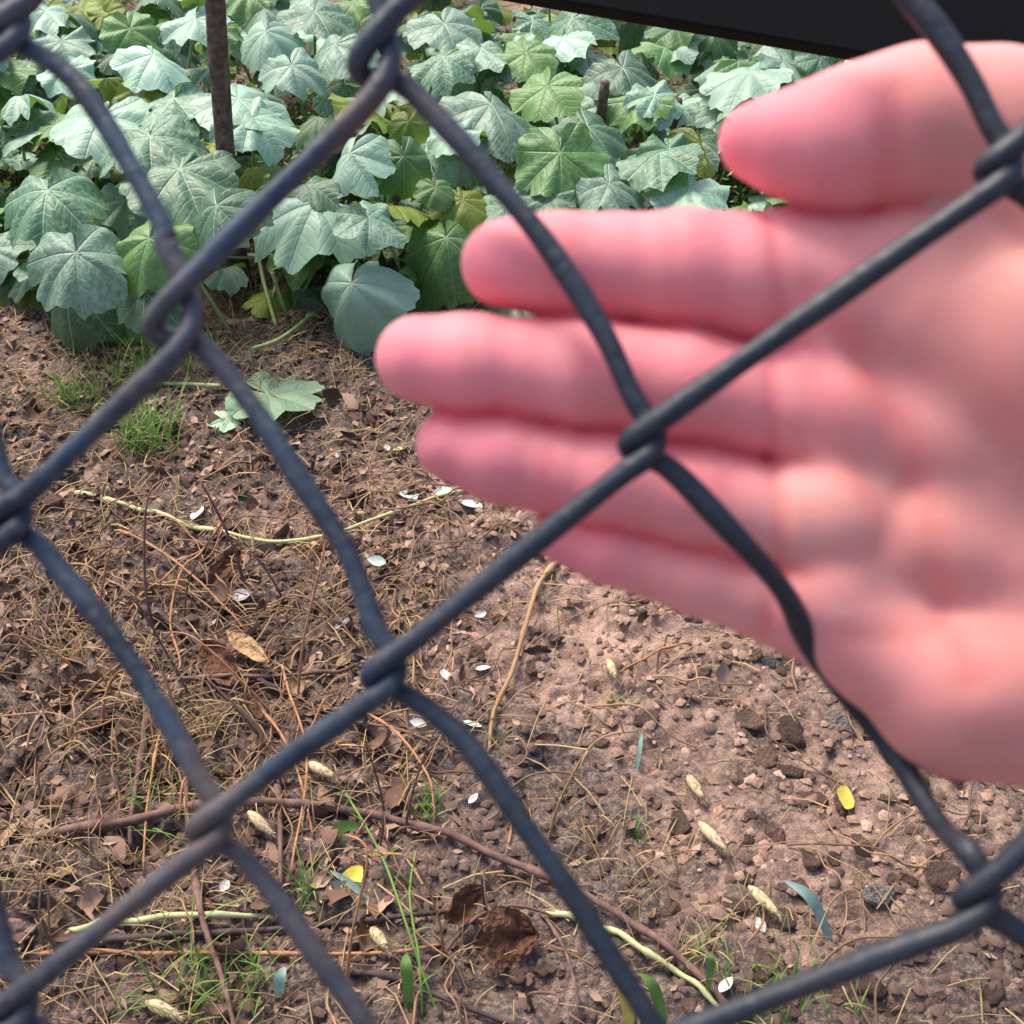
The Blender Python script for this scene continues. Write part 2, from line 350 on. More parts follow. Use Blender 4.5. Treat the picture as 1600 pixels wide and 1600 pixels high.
# ------------------------------------------------------------------ hand (one continuous surface from a smooth distance field)
HD = .2185; HS = HD/F_PX          # metres per photo pixel at the hand
def build_hand():
    step = 6.0
    lo = np.array([540., 20., -230.]); hi = np.array([2700., 1560., 250.])
    ax = [np.arange(lo[i], hi[i], step) for i in range(3)]
    U, Vv, Wd = np.meshgrid(*ax, indexing='ij'); U = U.astype(np.float32); Vv = Vv.astype(np.float32); Wd = Wd.astype(np.float32)
    def cone(p, q, fl=1.):
        a = np.array(p[:3], np.float32); b = np.array(q[:3], np.float32); ra, rb = p[3], q[3]; d = b-a; L2 = float((d*d).sum())
        t = np.clip(((U-a[0])*d[0]+(Vv-a[1])*d[1]+(Wd-a[2])*d[2])/L2, 0, 1)
        return np.sqrt((U-a[0]-t*d[0])**2+(Vv-a[1]-t*d[1])**2+((Wd-a[2]-t*d[2])*fl)**2)-(ra+(rb-ra)*t)
    def smin(a, b, k):
        h = np.clip(.5+.5*(b-a)/k, 0, 1); return b+(a-b)*h-k*h*(1-h)
    def chain(ps, k=20, fl=1.):
        d = None
        for p, q in zip(ps[:-1], ps[1:]):
            c = cone(p, q, fl); d = c if d is None else smin(d, c, k)
        return d
    index = chain([(788, 412, 0, 68), (880, 415, -6, 79), (960, 418, -4, 80), (1060, 424, -10, 92), (1170, 433, -4, 96), (1260, 445, 6, 96)])
    index = smin(index, cone((820, 412, -14, 62), (850, 413, -14, 62)), 30)
    middle = chain([(655, 561, -6, 68), (735, 570, -14, 77), (830, 578, -8, 76), (905, 584, -14, 84), (1060, 601, -14, 86), (1210, 634, 2, 87)])
    ring = chain([(706, 694, 8, 58), (780, 713, 2, 70), (860, 731, 6, 71), (950, 750, 0, 77), (1080, 775, 0, 82), (1220, 808, 6, 90)])
    pinky = chain([(880, 836, 24, 46), (950, 856, 18, 55), (1020, 877, 20, 56), (1090, 898, 14, 62), (1240, 945, 12, 74)])
    fing = smin(smin(index, middle, 7), smin(ring, pinky, 7), 7)
    palm = chain([(1265, 445, 8, 90), (1450, 520, 20, 112), (1800, 760, 30, 130)], 40)
    for ps in ([(1225, 634, 6, 84), (1450, 690, 22, 105), (1800, 860, 30, 135)], [(1230, 816, 8, 82), (1450, 850, 18, 105), (1800, 950, 30, 130)],
               [(1245, 940, 12, 72), (1368, 1004, 4, 88), (1490, 1098, 0, 108), (1800, 1130, 20, 140)]):
        palm = smin(palm, chain(ps, 40), 45)
    for p in ((1285, 800, -30, 66), (1290, 930, -20, 62), (1290, 640, -18, 62), (1290, 480, -14, 68)):      # pads under the fingers
        palm = smin(palm, np.sqrt((U-p[0])**2+((Vv-p[1])*.9)**2+(Wd-p[2])**2)-p[3], 65)
    palm = smin(palm, chain([(1480, 1060, -50, 90), (1750, 1060, -40, 120)], 40), 70)                    # heel of the little-finger side
    thenar = chain([(1470, 470, -20, 105), (1620, 560, -60, 150), (1800, 780, -30, 150)], 60)
    palm = smin(palm, thenar, 60)
    web = chain([(1235, 402, 2, 76), (1330, 422, -8, 76), (1400, 402, -22, 74), (1520, 390, -24, 96)], 40)
    palm = smin(palm, web, 35)
    arm = chain([(1800, 880, 30, 235), (2000, 960, 30, 215), (2700, 1180, 30, 250)], 60, 1.45)
    palm = smin(palm, arm, 80)
    d = smin(fing, palm, 26)
    thumb = chain([(1168, 234, -48, 53), (1202, 241, -56, 65), (1250, 244, -60, 82), (1300, 238, -58, 98), (1350, 228, -50, 107), (1420, 214, -46, 117), (1530, 225, -36, 128), (1660, 400, -20, 145), (1780, 620, 0, 150)], 30)
    thumb_shade = np.exp(-np.maximum(np.maximum(thumb, d), 0)/14)*np.exp(-(np.abs(thumb-d)/34)**2)*(U < 1420)  # red shade where thumb meets hand, painted as colour
    d = smin(d, thumb, 9)
    # creases: shallow dents along lines of the palm and joints
    crease = np.zeros_like(d)
    def line(ps, width, depth, front=True):
        nonlocal d, crease
        dist = None
        for (u0, v0), (u1, v1) in zip(ps[:-1], ps[1:]):
            du, dv = u1-u0, v1-v0; t = np.clip(((U-u0)*du+(Vv-v0)*dv)/(du*du+dv*dv), 0, 1)
            c = np.hypot(U-u0-t*du, Vv-v0-t*dv); dist = c if dist is None else np.minimum(dist, c)
        e = np.exp(-(dist/width)**2)*(Wd < 25); d = d+depth*e; crease = np.maximum(crease, .22*e*min(1., depth/6))
    for ps in ([(1035, 335), (1045, 505)], [(908, 512), (914, 655)], [(862, 672), (852, 798)], [(1012, 830), (1000, 925)]): line(ps, 16, 2.5)
    for ps in ([(868, 345), (872, 488)], [(735, 495), (741, 642)], [(778, 652), (772, 770)]): line(ps, 14, 1.6)
    for ps in ([(1185, 350), (1205, 535)], [(1186, 545), (1192, 705)], [(1196, 725), (1204, 880)], [(1200, 890), (1190, 985)]): line(ps, 15, 6)
    line([(1352, 200), (1342, 260), (1352, 330)], 24, 5)
    line([(1250, 470), (1330, 580), (1400, 720), (1440, 900), (1470, 1040)], 26, 6)
    line([(1255, 600), (1300, 720), (1360, 830), (1420, 900)], 24, 4)
    line([(1235, 890), (1290, 872), (1350, 860), (1400, 760)], 24, 4)
    line([(1260, 985), (1330, 990), (1420, 980)], 24, 3)
    tipf = np.zeros_like(d)
    for p, s in (((760, 412), 110), ((640, 561), 110), ((700, 695), 110), ((880, 838), 90), ((1190, 245), 130)):
        tipf = np.maximum(tipf, np.exp(-((U-p[0])**2+(Vv-p[1])**2)/s**2))
    # red shade in the gaps between fingers, painted into the skin colour
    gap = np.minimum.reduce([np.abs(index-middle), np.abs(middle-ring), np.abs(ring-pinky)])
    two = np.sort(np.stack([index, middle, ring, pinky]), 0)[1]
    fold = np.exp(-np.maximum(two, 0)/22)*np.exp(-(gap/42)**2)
    crease = np.maximum(np.maximum(crease, fold), thumb_shade)
    # naive surface nets
    sg = d < 0; c8 = [(i, j, k) for i in (0, 1) for j in (0, 1) for k in (0, 1)]
    n = np.array(d.shape)-1
    sl = lambda a, o: a[o[0]:o[0]+n[0], o[1]:o[1]+n[1], o[2]:o[2]+n[2]]
    cnt = sum(sl(sg, o).astype(np.int8) for o in c8); act = (cnt > 0) & (cnt < 8)
    ci = np.argwhere(act); acc = np.zeros((len(ci), 3)); num = np.zeros(len(ci))
    for a in c8:
        for b in c8:
            if sum(abs(x-y) for x, y in zip(a, b)) != 1 or a > b: continue
            da = d[ci[:, 0]+a[0], ci[:, 1]+a[1], ci[:, 2]+a[2]]; db = d[ci[:, 0]+b[0], ci[:, 1]+b[1], ci[:, 2]+b[2]]
            m = (da < 0) != (db < 0); t = np.where(m, da/np.where(m, da-db, 1), 0)[:, None]
            acc += np.where(m[:, None], np.array(a)+t*(np.array(b)-np.array(a)), 0); num += m
    pos = ci+acc/num[:, None]
    cidx = -np.ones(act.shape, int); cidx[act] = np.arange(len(ci))
    faces = []
    for axn in range(3):
        o = [0, 0, 0]; o[axn] = 1; b, c = [i for i in range(3) if i != axn]
        s0 = sg[:-1, :-1, :-1] if False else sg
        A = sg[tuple(slice(0, -1) if i == axn else slice(1, -1) for i in range(3))]
        B = sg[tuple(slice(1, None) if i == axn else slice(1, -1) for i in range(3))]
        e = np.argwhere(A != B); fl = A[A != B]
        base = e.copy(); base[:, b] += 1; base[:, c] += 1
        def cell(db, dc):
            p = base.copy(); p[:, b] -= db; p[:, c] -= dc; return cidx[p[:, 0], p[:, 1], p[:, 2]]
        Q = np.stack([cell(1, 1), cell(0, 1), cell(0, 0), cell(1, 0)], -1)
        flip = fl if axn != 1 else ~fl
        Q[~flip] = Q[~flip][:, ::-1]; faces.append(Q)
    Q = np.concatenate(faces); Q = Q[(Q >= 0).all(1)]
    # relax the grid steps
    for _ in range(4):
        a2 = np.zeros_like(pos); k2 = np.zeros(len(pos))
        for i in range(4):
            for j in ((i+1) % 4, (i-1) % 4): np.add.at(a2, Q[:, i], pos[Q[:, j]]); np.add.at(k2, Q[:, i], 1)
        pos = pos*.45+.55*a2/np.maximum(k2, 1)[:, None]
    ri = np.clip(np.rint(pos).astype(int), 0, np.array(d.shape)-1)
    cr = crease[ri[:, 0], ri[:, 1], ri[:, 2]]; tp = tipf[ri[:, 0], ri[:, 1], ri[:, 2]]
    px = lo+pos*step
    org = at_depth(1300, 700, HD)
    Wp = np.array(RT)[None]*((px[:, :1]-1300)*HS)+np.array(UPV)[None]*(-(px[:, 1:2]-700)*HS)+np.array(FW)[None]*(px[:, 2:3]*HS)
    # keep the drawn outline: offsets are laid out parallel to the palm
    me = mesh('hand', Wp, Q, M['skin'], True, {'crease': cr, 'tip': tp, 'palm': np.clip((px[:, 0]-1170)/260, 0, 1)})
    o = link('hand', me); o.location = org
    mb = MB(); A_ = [(2330, 1065, 30), (2420, 1095, 30), (2700, 1190, 40), (3100, 1330, 60), (3600, 1500, 90)]
    C_ = [Vector(RT)*((a-1300)*HS)+UPV*(-(b-700)*HS)+FW*(c*HS) for a, b, c in A_]
    C_ = spline([C_[0].lerp(C_[1], .12)]+C_, 6); mb.tube(C_, [.024]+[.034+.0022*math.sin(i*1.3)+.0003*i for i in range(1, len(C_))], 28)
    link('sleeve', mb.me('sleeve', M['cloth']), o)
    return tag(o, 'bare open hand, palm forward and fingers together, behind the wire fence', 'hand')
build_hand()

# ------------------------------------------------------------------ black board at the upper right
def board():
    D = .95; a = at_depth(560, -52, D); b = at_depth(2420, 268, D)
    ex = (b-a).normalized(); ez = (UPV*1.-FW*.06).normalized(); ez = (ez-ex*ez.dot(ex)).normalized(); ey = -ex.cross(ez)
    L = (b-a).length; H = .42; T = .022
    root = tag(empty('black_board', b), 'matte black board with a straight sloping lower edge above the thumb', 'board')
    V = []; bev = .002
    for (x0, x1, z0, z1, y) in ((bev, L-bev, bev, H-bev, 0), (0, L, 0, H, bev), (0, L, 0, H, T-bev), (bev, L-bev, bev, H-bev, T)):
        V += [a+ex*x+ez*z+ey*y-b for x, z in ((x0, z0), (x1, z0), (x1, z1), (x0, z1))]
    Fc = [(3, 2, 1, 0), (12, 13, 14, 15)]
    for k in range(3):
        for i in range(4): Fc.append((k*4+i, k*4+(i+1) % 4, k*4+4+(i+1) % 4, k*4+4+i))
    link('panel', mesh('panel', V, Fc, M['board'], False), root)
    foot = Vector((b.x-.05, b.y+.045, hz(b.x, b.y)-.15)); top = Vector((b.x-.05, b.y+.045, b.z+.35))
    V, Fc = tube_geo([foot-b, (foot+top)*.5-b, top-b], .028, 10); link('post', mesh('post', V, Fc, M['bark']), root)
board()

# ------------------------------------------------------------------ squash leaves
def leaf_mesh(name, mat, seed, droop=.35, fold=0., wave=.08, curl=0.):
    rg = np.random.default_rng(seed); NA, NR = 72, 11
    prof = [(0, 1.), (26, .92), (50, .97), (76, .86), (100, .90), (125, .80), (150, .75), (168, .58), (180, .14)]
    th = np.radians(np.arange(NA)*5.-180); ta = np.degrees(np.abs(th))
    Rr = np.interp(ta, [p[0] for p in prof], [p[1] for p in prof])
    ph = rg.random(6)*6.28
    Rr = Rr*(1+.05*np.sin(3*th+ph[0])+.035*np.sin(7*th+ph[1])+.025*np.sin(17*th+ph[2])+.05*(rg.random(NA)-.5))
    for _ in range(2):
        j0 = rg.integers(4, NA-4); Rr[j0-1:j0+2] *= [.93, .8, .93]
    veins = np.radians([0, 50, -50, 100, -100, 150, -150])
    V = [(0, 0, 0)]; vd = [0]; sv = [0]; ed = [0]
    for i in range(1, NR+1):
        f = i/NR
        for j in range(NA):
            r = Rr[j]*f; t = th[j]; x, y = r*math.cos(t), r*math.sin(t)
            dd = np.abs((t-veins+math.pi) % (2*math.pi)-math.pi); m = dd.argmin(); per = r*math.sin(min(dd[m], 1.5)); al = r*math.cos(dd[m])
            z = -droop*r*r*(1+.35*math.sin(2*t+ph[3])) - fold*abs(y) + .05*min(per, .14)/.14*min(1, r*2.5)
            z += wave*f**2*math.sin(4*t+ph[4])+wave*.6*f**3*math.sin(9*t+ph[5])+.02*math.sin(9*x+ph[0])*math.sin(8*y+ph[1])*f
            if curl: z -= curl*max(0, x)**2
            V.append((x, y, z)); vd.append(per*(1+.6*f)); sv.append(al-.8*per+m*.01); ed.append(f)
    Fc = [(0, 1+j, 1+j+1) for j in range(NA-1)]
    for i in range(NR-1):
        for j in range(NA-1):
            a = 1+i*NA+j; Fc.append((a, a+NA, a+NA+1, a+1))
    V = np.array(V)
    return mesh(name, V, Fc, M[mat], True, {'vd': vd, 'sv': sv, 'ed': ed})
LV = {m: [leaf_mesh('leaf', m, 10*i+len(m), *a) for i, a in enumerate([(.22, .12, .07), (.38, .05, .09), (.3, .3, .06), (.55, .1, .1), (.15, .2, .12), (.45, .35, .06), (.3, .0, .13), (.2, .5, .05), (.25, -.25, .12), (.6, .2, .14), (.1, .15, .16), (.35, .6, .1)])] for m in ('leaf', 'leafg', 'leafy')}
DRAPE = leaf_mesh('leaf', 'leaf', 95, .95, .32, .12); DRAPEG = leaf_mesh('leaf', 'leafg', 96, .85, .45, .13)
FLAT = leaf_mesh('leaf', 'leafp', 93, .03, .05, .04)
plants = []
def plant(x, y, label=None):
    o = empty('squash_plant', (x, y, hz(x, y)))
    tag(o, label or 'squash plant of broad grey-green leaves within the dense patch', 'squash plant', 'squash plants in the patch')
    plants.append(o); return o
def leaf(pl, P, size, yaw, tilt, roll=0, me=None, stalk=True, root=None):
    Mx = Matrix.Translation(P-pl.location) @ Matrix.Rotation(R(yaw), 4, 'Z') @ Matrix.Rotation(R(tilt), 4, 'Y') @ Matrix.Rotation(R(roll), 4, 'X') @ Matrix.Scale(size, 4)
    link('leaf', me, pl, Mx)
    if stalk:
        if root is None:
            a = random.uniform(0, 6.28); rx, ry = P.x+.10*math.cos(a), P.y+.08+.06*math.sin(a)
        else: rx, ry = root
        b = Vector((rx, ry, hz(rx, ry)-.01)); m = b.lerp(P, .5)+Vector((0, 0, .04)); tip = P-Vector((0, 0, .003))
        V, Fc = tube_geo([p-pl.location for p in spline([b, m, tip], 4)], [.0042]*4+[.0036]*3+[.003, .003], 6)
        link('stalk', mesh('stalk', V, Fc, M['stalk']), pl)
def hero(pl, u, v, z, wpx, yaw, tilt, roll=0, me=None, **kw):
    C = at_z(u, v, z); D = (C-CAM).dot(FW); tilt = tilt*.8; size = wpx*D/F_PX/1.55
    ax = Matrix.Rotation(R(yaw), 3, 'Z') @ Matrix.Rotation(R(tilt), 3, 'Y') @ Vector((1, 0, -.15))
    leaf(pl, C-ax*size*.28, size, yaw, tilt, roll, me, **kw)
def pick(k=None):
    r = random.random(); kk = k or ('leaf' if r < .62 else 'leafg' if r < .87 else 'leafy'); return random.choice(LV[kk])
L = LV['leaf']; G = LV['leafg']; Yl = LV['leafy']
p = at_z(560, 540, 0); a = plant(p.x, p.y+.1, 'squash plant with one big grey leaf drooping down beside the fingertips')
hero(a, 545, 468, .12, 140, -104, 54, 6, DRAPE, root=(p.x+.02, p.y+.16))
hero(a, 508, 338, 0.200, 164, -55, 18, -6, L[3]); hero(a, 590, 352, 0.220, 103, -30, 30, 0, L[4]); hero(a, 470, 300, 0.224, 98, -140, 15, 5, L[1])
hero(a, 632, 326, 0.196, 98, -15, 4, -20, Yl[0])
p = at_z(700, 470, 0); a = plant(p.x, p.y+.12, 'squash plant with a drooping grey leaf just left of the index fingertip')
hero(a, 700, 395, .15, 140, -80, 40, 8, DRAPEG); hero(a, 730, 325, 0.192, 90, -60, 30, 0, Yl[2]); hero(a, 790, 335, 0.176, 90, -100, 25, 0, L[0])
p = at_z(240, 470, 0); a = plant(p.x, p.y+.12, 'squash plant with pale leaves hanging low behind the left wire crossing')
hero(a, 335, 342, 0.270, 120, -100, 42, 10, L[5]); hero(a, 225, 395, 0.210, 129, -115, 45, -5, G[3]); hero(a, 225, 475, 0.130, 103, -95, 55, 0, L[7])
hero(a, 205, 468, .10, 120, -70, 50, 10, DRAPEG); hero(a, 105, 462, .11, 140, -110, 45, -8, DRAPE); hero(a, 120, 420, 0.200, 146, -80, 40, 0, L[3]); hero(a, 265, 285, 0.256, 172, -115, 14, -6, L[0]); hero(a, 395, 330, 0.192, 57, -90, 65, 0, Yl[1])
p = at_z(590, 330, 0); a = plant(p.x, p.y+.1, 'squash plant with dark green cupped leaves below the yellow-green backlit leaf')
hero(a, 540, 258, 0.264, 107, -120, 48, 10, L[7]); hero(a, 632, 262, 0.248, 94, -75, 62, -8, G[5]); hero(a, 578, 178, 0.289, 102, -50, 20, -25, Yl[4])
hero(a, 640, 200, 0.281, 57, -80, 60, 0, Yl[5]); hero(a, 685, 300, 0.224, 57, -60, 35, 0, G[2])
p = at_z(790, 260, 0); a = plant(p.x, p.y+.1, 'squash plant with a large pale leaf above the middle of the patch')
hero(a, 778, 182, 0.274, 152, -65, 18, -8, L[2]); hero(a, 700, 215, 0.252, 90, -150, 15, 0, L[6]); hero(a, 850, 150, 0.289, 107, -110, 30, 8, G[0])
hero(a, 930, 212, 0.252, 107, -50, 22, 0, L[0])
p = at_z(880, 330, 0); a = plant(p.x, p.y+.1, 'squash plant with a dark five-pointed leaf facing the fence above the index finger')
hero(a, 876, 262, 0.248, 131, -88, 50, 0, G[4]); hero(a, 960, 300, 0.216, 98, -60, 25, 0, L[1]); hero(a, 850, 318, 0.200, 82, -120, 20, 0, L[6]); hero(a, 1015, 250, 0.248, 123, -145, 12, 8, L[0])
hero(a, 1080, 305, 0.208, 123, -85, 8, 0, L[4]); hero(a, 1050, 245, 0.248, 82, -70, 30, 0, L[6])
p = at_z(1180, 200, 0); a = plant(p.x, p.y+.1, 'squash plant with smooth pale bluish leaves right above the thumb tip')
hero(a, 1150, 122, 0.289, 131, -175, 16, 0, L[0]); hero(a, 1240, 105, 0.296, 102, -15, 22, 0, L[6]); hero(a, 1175, 165, 0.259, 115, -160, 14, -5, L[4]); hero(a, 1240, 150, 0.266, 98, -40, 20, 0, L[1])
p = at_z(280, 190, 0); a = plant(p.x, p.y+.1, 'squash plant with flat overlapping leaves around the foot of the thin trunk')
for q in ((385, 168, 0.296, 135, -50, 10, -5, L[0]), (262, 168, 0.296, 135, -105, 8, 5, L[4]), (250, 98, 0.318, 107, -50, 22, -12, L[2]), (235, 232, 0.288, 148, -80, 14, 0, L[1]), (405, 200, 0.274, 115, -40, 22, 0, L[6]), (150, 200, 0.281, 148, -100, 15, 0, L[0]), (70, 320, 0.240, 148, -90, 25, 0, L[3])): hero(a, *q)
p = at_z(450, 110, 0); a = plant(p.x, p.y+.1, 'squash plant with rounded leaves between the thin trunk and the top wire crossing')
for q in ((412, 62, 0.340, 90, -100, 35, 0, L[5]), (515, 85, 0.326, 107, -120, 28, 6, L[2]), (500, 30, 0.355, 107, -60, 15, 0, L[0]), (460, 115, 0.311, 90, -70, 30, 0, L[1]), (300, 40, 0.355, 98, -100, 15, 0, L[4]), (680, 100, 0.311, 98, -140, 20, 0, L[1]), (700, 50, 0.340, 107, -70, 20, 0, L[0])): hero(a, *q)
p = at_z(880, 100, 0); a = plant(p.x, p.y+.1, 'squash plant with a large ribbed leaf under the left end of the black board')
for q in ((885, 45, 0.333, 107, -125, 36, 8, L[2]), (760, 85, 0.318, 90, -60, 15, 0, L[4]), (980, 120, 0.296, 107, -70, 20, 0, L[1]), (820, 95, 0.311, 90, -100, 30, 0, G[0]), (990, 165, 0.266, 98, -130, 15, 0, G[6]), (1030, 160, 0.274, 82, -60, 25, 0, L[6])): hero(a, *q)
# the rest of the patch
cells = []
yy = 2.12
while yy < 5.0:
    half = .62*yy+.35; n_ = max(2, int(2*half/(.46 if yy < 3.4 else .7)))
    for i in range(n_): cells.append((-half+2*half*(i+.5)/n_+random.uniform(-.1, .1), yy))
    yy += .26 if yy < 3.4 else .42
for (x, y) in cells:
    a = None; far = y > 3.4
    for q in range(20 if far else 20):
        lx = x+random.uniform(-.26, .26); ly = y+random.uniform(-.13, .15)
        front = 2.16+.05*math.sin(lx*5)
        if ly < front: continue
        h = min(.08+.25*min(1, (ly-front)/.7)**.8, .33)*random.uniform(.6, 1.1)
        if abs(lx+.56) < .15 and ly < 2.42: h *= .5
        if q % 4 == 3: h *= .55
        if a is None: a = plant(x, max(y, 2.25))
        leaf(a, Vector((lx, ly, h+hz(lx, ly))), random.uniform(.05, .092), -90+random.gauss(0, 75), random.triangular(-12, 48, 10), random.gauss(0, 15), pick(), stalk=not far and q % 3 == 0)
for pix, lab in (([(400, 380), (412, 440), (432, 512)], 'bare pale green stalk standing in the shade left of the big drooping leaf'), ([(425, 425), (438, 465), (448, 492)], 'thin short stalk beside the bare pale one'), ([(395, 545), (440, 528), (492, 488)], 'pale stalk leaning along the soil to the big drooping leaf'), ([(205, 602), (270, 600), (345, 603)], 'green stalk lying level under the left wire crossing')):
    Q = [gp(*pix[-1])] ; n_ = len(pix)
    P_ = [gp(u_, v_, .004+(.10*(n_-1-i_)/(n_-1) if pix[0][1] < 430 else .01)) for i_, (u_, v_) in enumerate(pix)]
    V, Fc = tube_geo([q_-P_[-1] for q_ in spline(P_, 6)], .0042, 7); o = link('bare_stalk', mesh('bare_stalk', V, Fc, M['stalk'])); o.location = P_[-1]; tag(o, lab, 'stalk')
# fallen leaf on the soil
P = gp(445, 615, .022); D = (P-CAM).dot(FW); fl = link('fallen_leaf', FLAT); fl.matrix_world = Matrix.Translation(P-Vector((.03, 0, 0))) @ Matrix.Rotation(R(-25), 4, 'Z') @ Matrix.Rotation(R(-6), 4, 'X') @ Matrix.Scale(.10, 4)
tag(fl, 'pale green squash leaf lying flat on bare soil behind the wire', 'leaf')
P = gp(360, 655, .008); fl = link('fallen_leaf', FLAT); fl.matrix_world = Matrix.Translation(P) @ Matrix.Rotation(R(160), 4, 'Z') @ Matrix.Scale(.042, 4)
tag(fl, 'small pale green leaf piece on soil just left of the flat fallen leaf', 'leaf')

# ------------------------------------------------------------------ trunks
def trunk(u, v, z, r, lean, name, label, cat, top=2.6, crown=True, mat='bark'):
    b = at_z(u, v, z); b = Vector((b.x, b.y, hz(b.x, b.y)-.05)); root = tag(empty(name, b), label, cat)
    P = [Vector((lean*t+.012*math.sin(t*4+u), .008*math.sin(t*5), t)) for t in np.linspace(0, top, 16)]
    V, Fc = tube_geo(P, [r*(1.25 if i == 0 else 1.)*(1-.45*i/15)*(1+.05*math.sin(i*2.3)) for i in range(16)], 12)
    link('trunk', mesh('trunk', V, Fc, M['bark']), root)
    if crown:
        mb = MB(); tb = MB()
        for k in range(9):
            z0 = top*random.uniform(.68, 1); a = random.uniform(0, 6.28); L = random.uniform(.3, .6); s = Vector((lean*z0, 0, z0)); e = s+Vector((math.cos(a)*L, math.sin(a)*L, L*.7))
            tb.tube([s, s.lerp(e, .5)+Vector((0, 0, -.03)), e], [.008, .005, .002], 5)
            for _ in range(22):
                c = s.lerp(e, random.uniform(.3, 1.05))+Vector([random.gauss(0, .06) for _ in range(3)]); d = Vector([random.gauss(0, 1) for _ in range(3)]).normalized(); q = d.cross(Vector((.2, .3, 1))).normalized()
                mb.add([c, c+d*.03+q*.014, c+d*.07, c+d*.03-q*.014], [(0, 1, 2, 3)], random.random())
        link('branches', tb.me('branches', M['bark']), root); link('crown', mb.me('crown', M['grass'], False), root)
trunk(349, 258, .24, .021, .055, 'young_tree', 'slim grey-brown tree trunk standing in the squash leaves at the left', 'tree')
trunk(940, 62, .4, .018, .06, 'dead_sapling', 'short brown stem among leaves just below the black board', 'stem', .37, False)
trunk(1072, 150, .22, .030, -.04, 'tree_stump', 'short dark brown stump in the leaves between the board and thumb', 'stump', .28, False)

# ------------------------------------------------------------------ twigs, stems and vines on the soil, traced one by one
def gline(pix, r, mat, name, label, cat, dz=.006, n=7, group=None, branches=(), taper=.6):
    P = [gp(u, v) for u, v in pix]; P = [Vector((p.x, p.y, p.z)) for p in P]
    Q = spline(P, 6); base = Q[0].copy()
    lifts = []
    for i, q in enumerate(Q):
        q.z = max(q.z, hz(q.x, q.y))*1.0+r*.6+dz*math.sin(math.pi*i/(len(Q)-1))**.5
    for i in range(1, len(Q)-1): lifts.append((Q[i-1].z+Q[i].z*2+Q[i+1].z)/4)
    for i, z in enumerate(lifts): Q[i+1].z = max(z, hz(Q[i+1].x, Q[i+1].y)+r*.3)
    rr = [r*(1-(1-taper)*i/(len(Q)-1))*(1+.08*math.sin(i*1.9)+(.4 if i % 9 == 4 else 0)) for i in range(len(Q))]
    mb = MB(); mb.tube([q-base for q in Q], rr, n)
    for br in branches:
        B = spline([gp(u, v, .008) for u, v in br], 5); mb.tube([q-base for q in B], [r*.5*(1-.6*i/len(B)) for i in range(len(B))], 5)
    o = link(name, mb.me(name, M[mat])); o.location = base; return tag(o, label, cat, group)
gline([(60, 1310), (200, 1292), (290, 1272), (400, 1264), (520, 1275), (640, 1300), (760, 1345), (880, 1392), (980, 1450), (1090, 1530), (1150, 1600)], .0062, 'twig', 'dead_vine', 'long dark brown vine stem arching across the lower left soil', 'vine', .012)
gline([(120, 775), (200, 797), (300, 832), (420, 856), (520, 842), (600, 812), (740, 768)], .0042, 'palestem', 'creeping_vine', 'pale green squash stem lying across bare soil at the left', 'stem', .008)
gline([(888, 872), (845, 915), (822, 985), (800, 1060), (772, 1120), (765, 1175)], .0042, 'tan', 'stick', 'thin tan stick standing out from the hand down the soil', 'twig', .01)
gline([(100, 1462), (200, 1450), (320, 1437), (430, 1440)], .0048, 'palestem', 'dry_reed', 'pale straw-green stalk lying above the dark twig at the bottom left', 'stalk', .008)
gline([(90, 1480), (200, 1474), (330, 1466), (480, 1455), (600, 1440), (700, 1428)], .0046, 'dtwig', 'twig', 'dark purplish twig running across soil at the bottom left', 'twig', .006)
gline([(60, 1494), (200, 1496), (400, 1497), (600, 1494), (690, 1478)], .0030, 'otwig', 'twig', 'straight thin orange-red twig below the dark twig at bottom left', 'twig', .006)
gline([(540, 1520), (640, 1545), (760, 1592), (900, 1640)], .0040, 'dtwig', 'twig', 'dark slanting twig below the crumpled brown leaf', 'twig', .006)
gline([(850, 1432), (930, 1456), (1000, 1490), (1060, 1530), (1120, 1580), (1160, 1620)], .0042, 'palestem', 'tall_grass', 'straight pale yellow grass stem slanting down beside the bottom wire crossing', 'stem', .008)
gline([(690, 1505), (740, 1455), (800, 1432), (870, 1440)], .0026, 'twig', 'twig', 'thin brown twig curving over the crumpled brown leaf', 'twig', .02)
gline([(845, 1430), (880, 1490), (900, 1560), (905, 1620)], .0022, 'twig', 'twig', 'thin reddish twig hanging down right of the crumpled brown leaf', 'twig', .012)
gline([(120, 1090), (200, 1078), (300, 1070), (420, 1066), (520, 1060), (560, 1040)], .0040, 'twig', 'twig', 'brown twig lying level behind the left middle wire run', 'twig', .01)
gline([(220, 955), (270, 985), (330, 1030), (390, 1068), (440, 1090)], .0065, 'dtwig', 'branch', 'thick dark forked branch in the dry litter at the left', 'branch', .012, branches=([(330, 1030), (290, 1070), (270, 1110)], [(390, 1068), (430, 1050), (470, 1045)]))
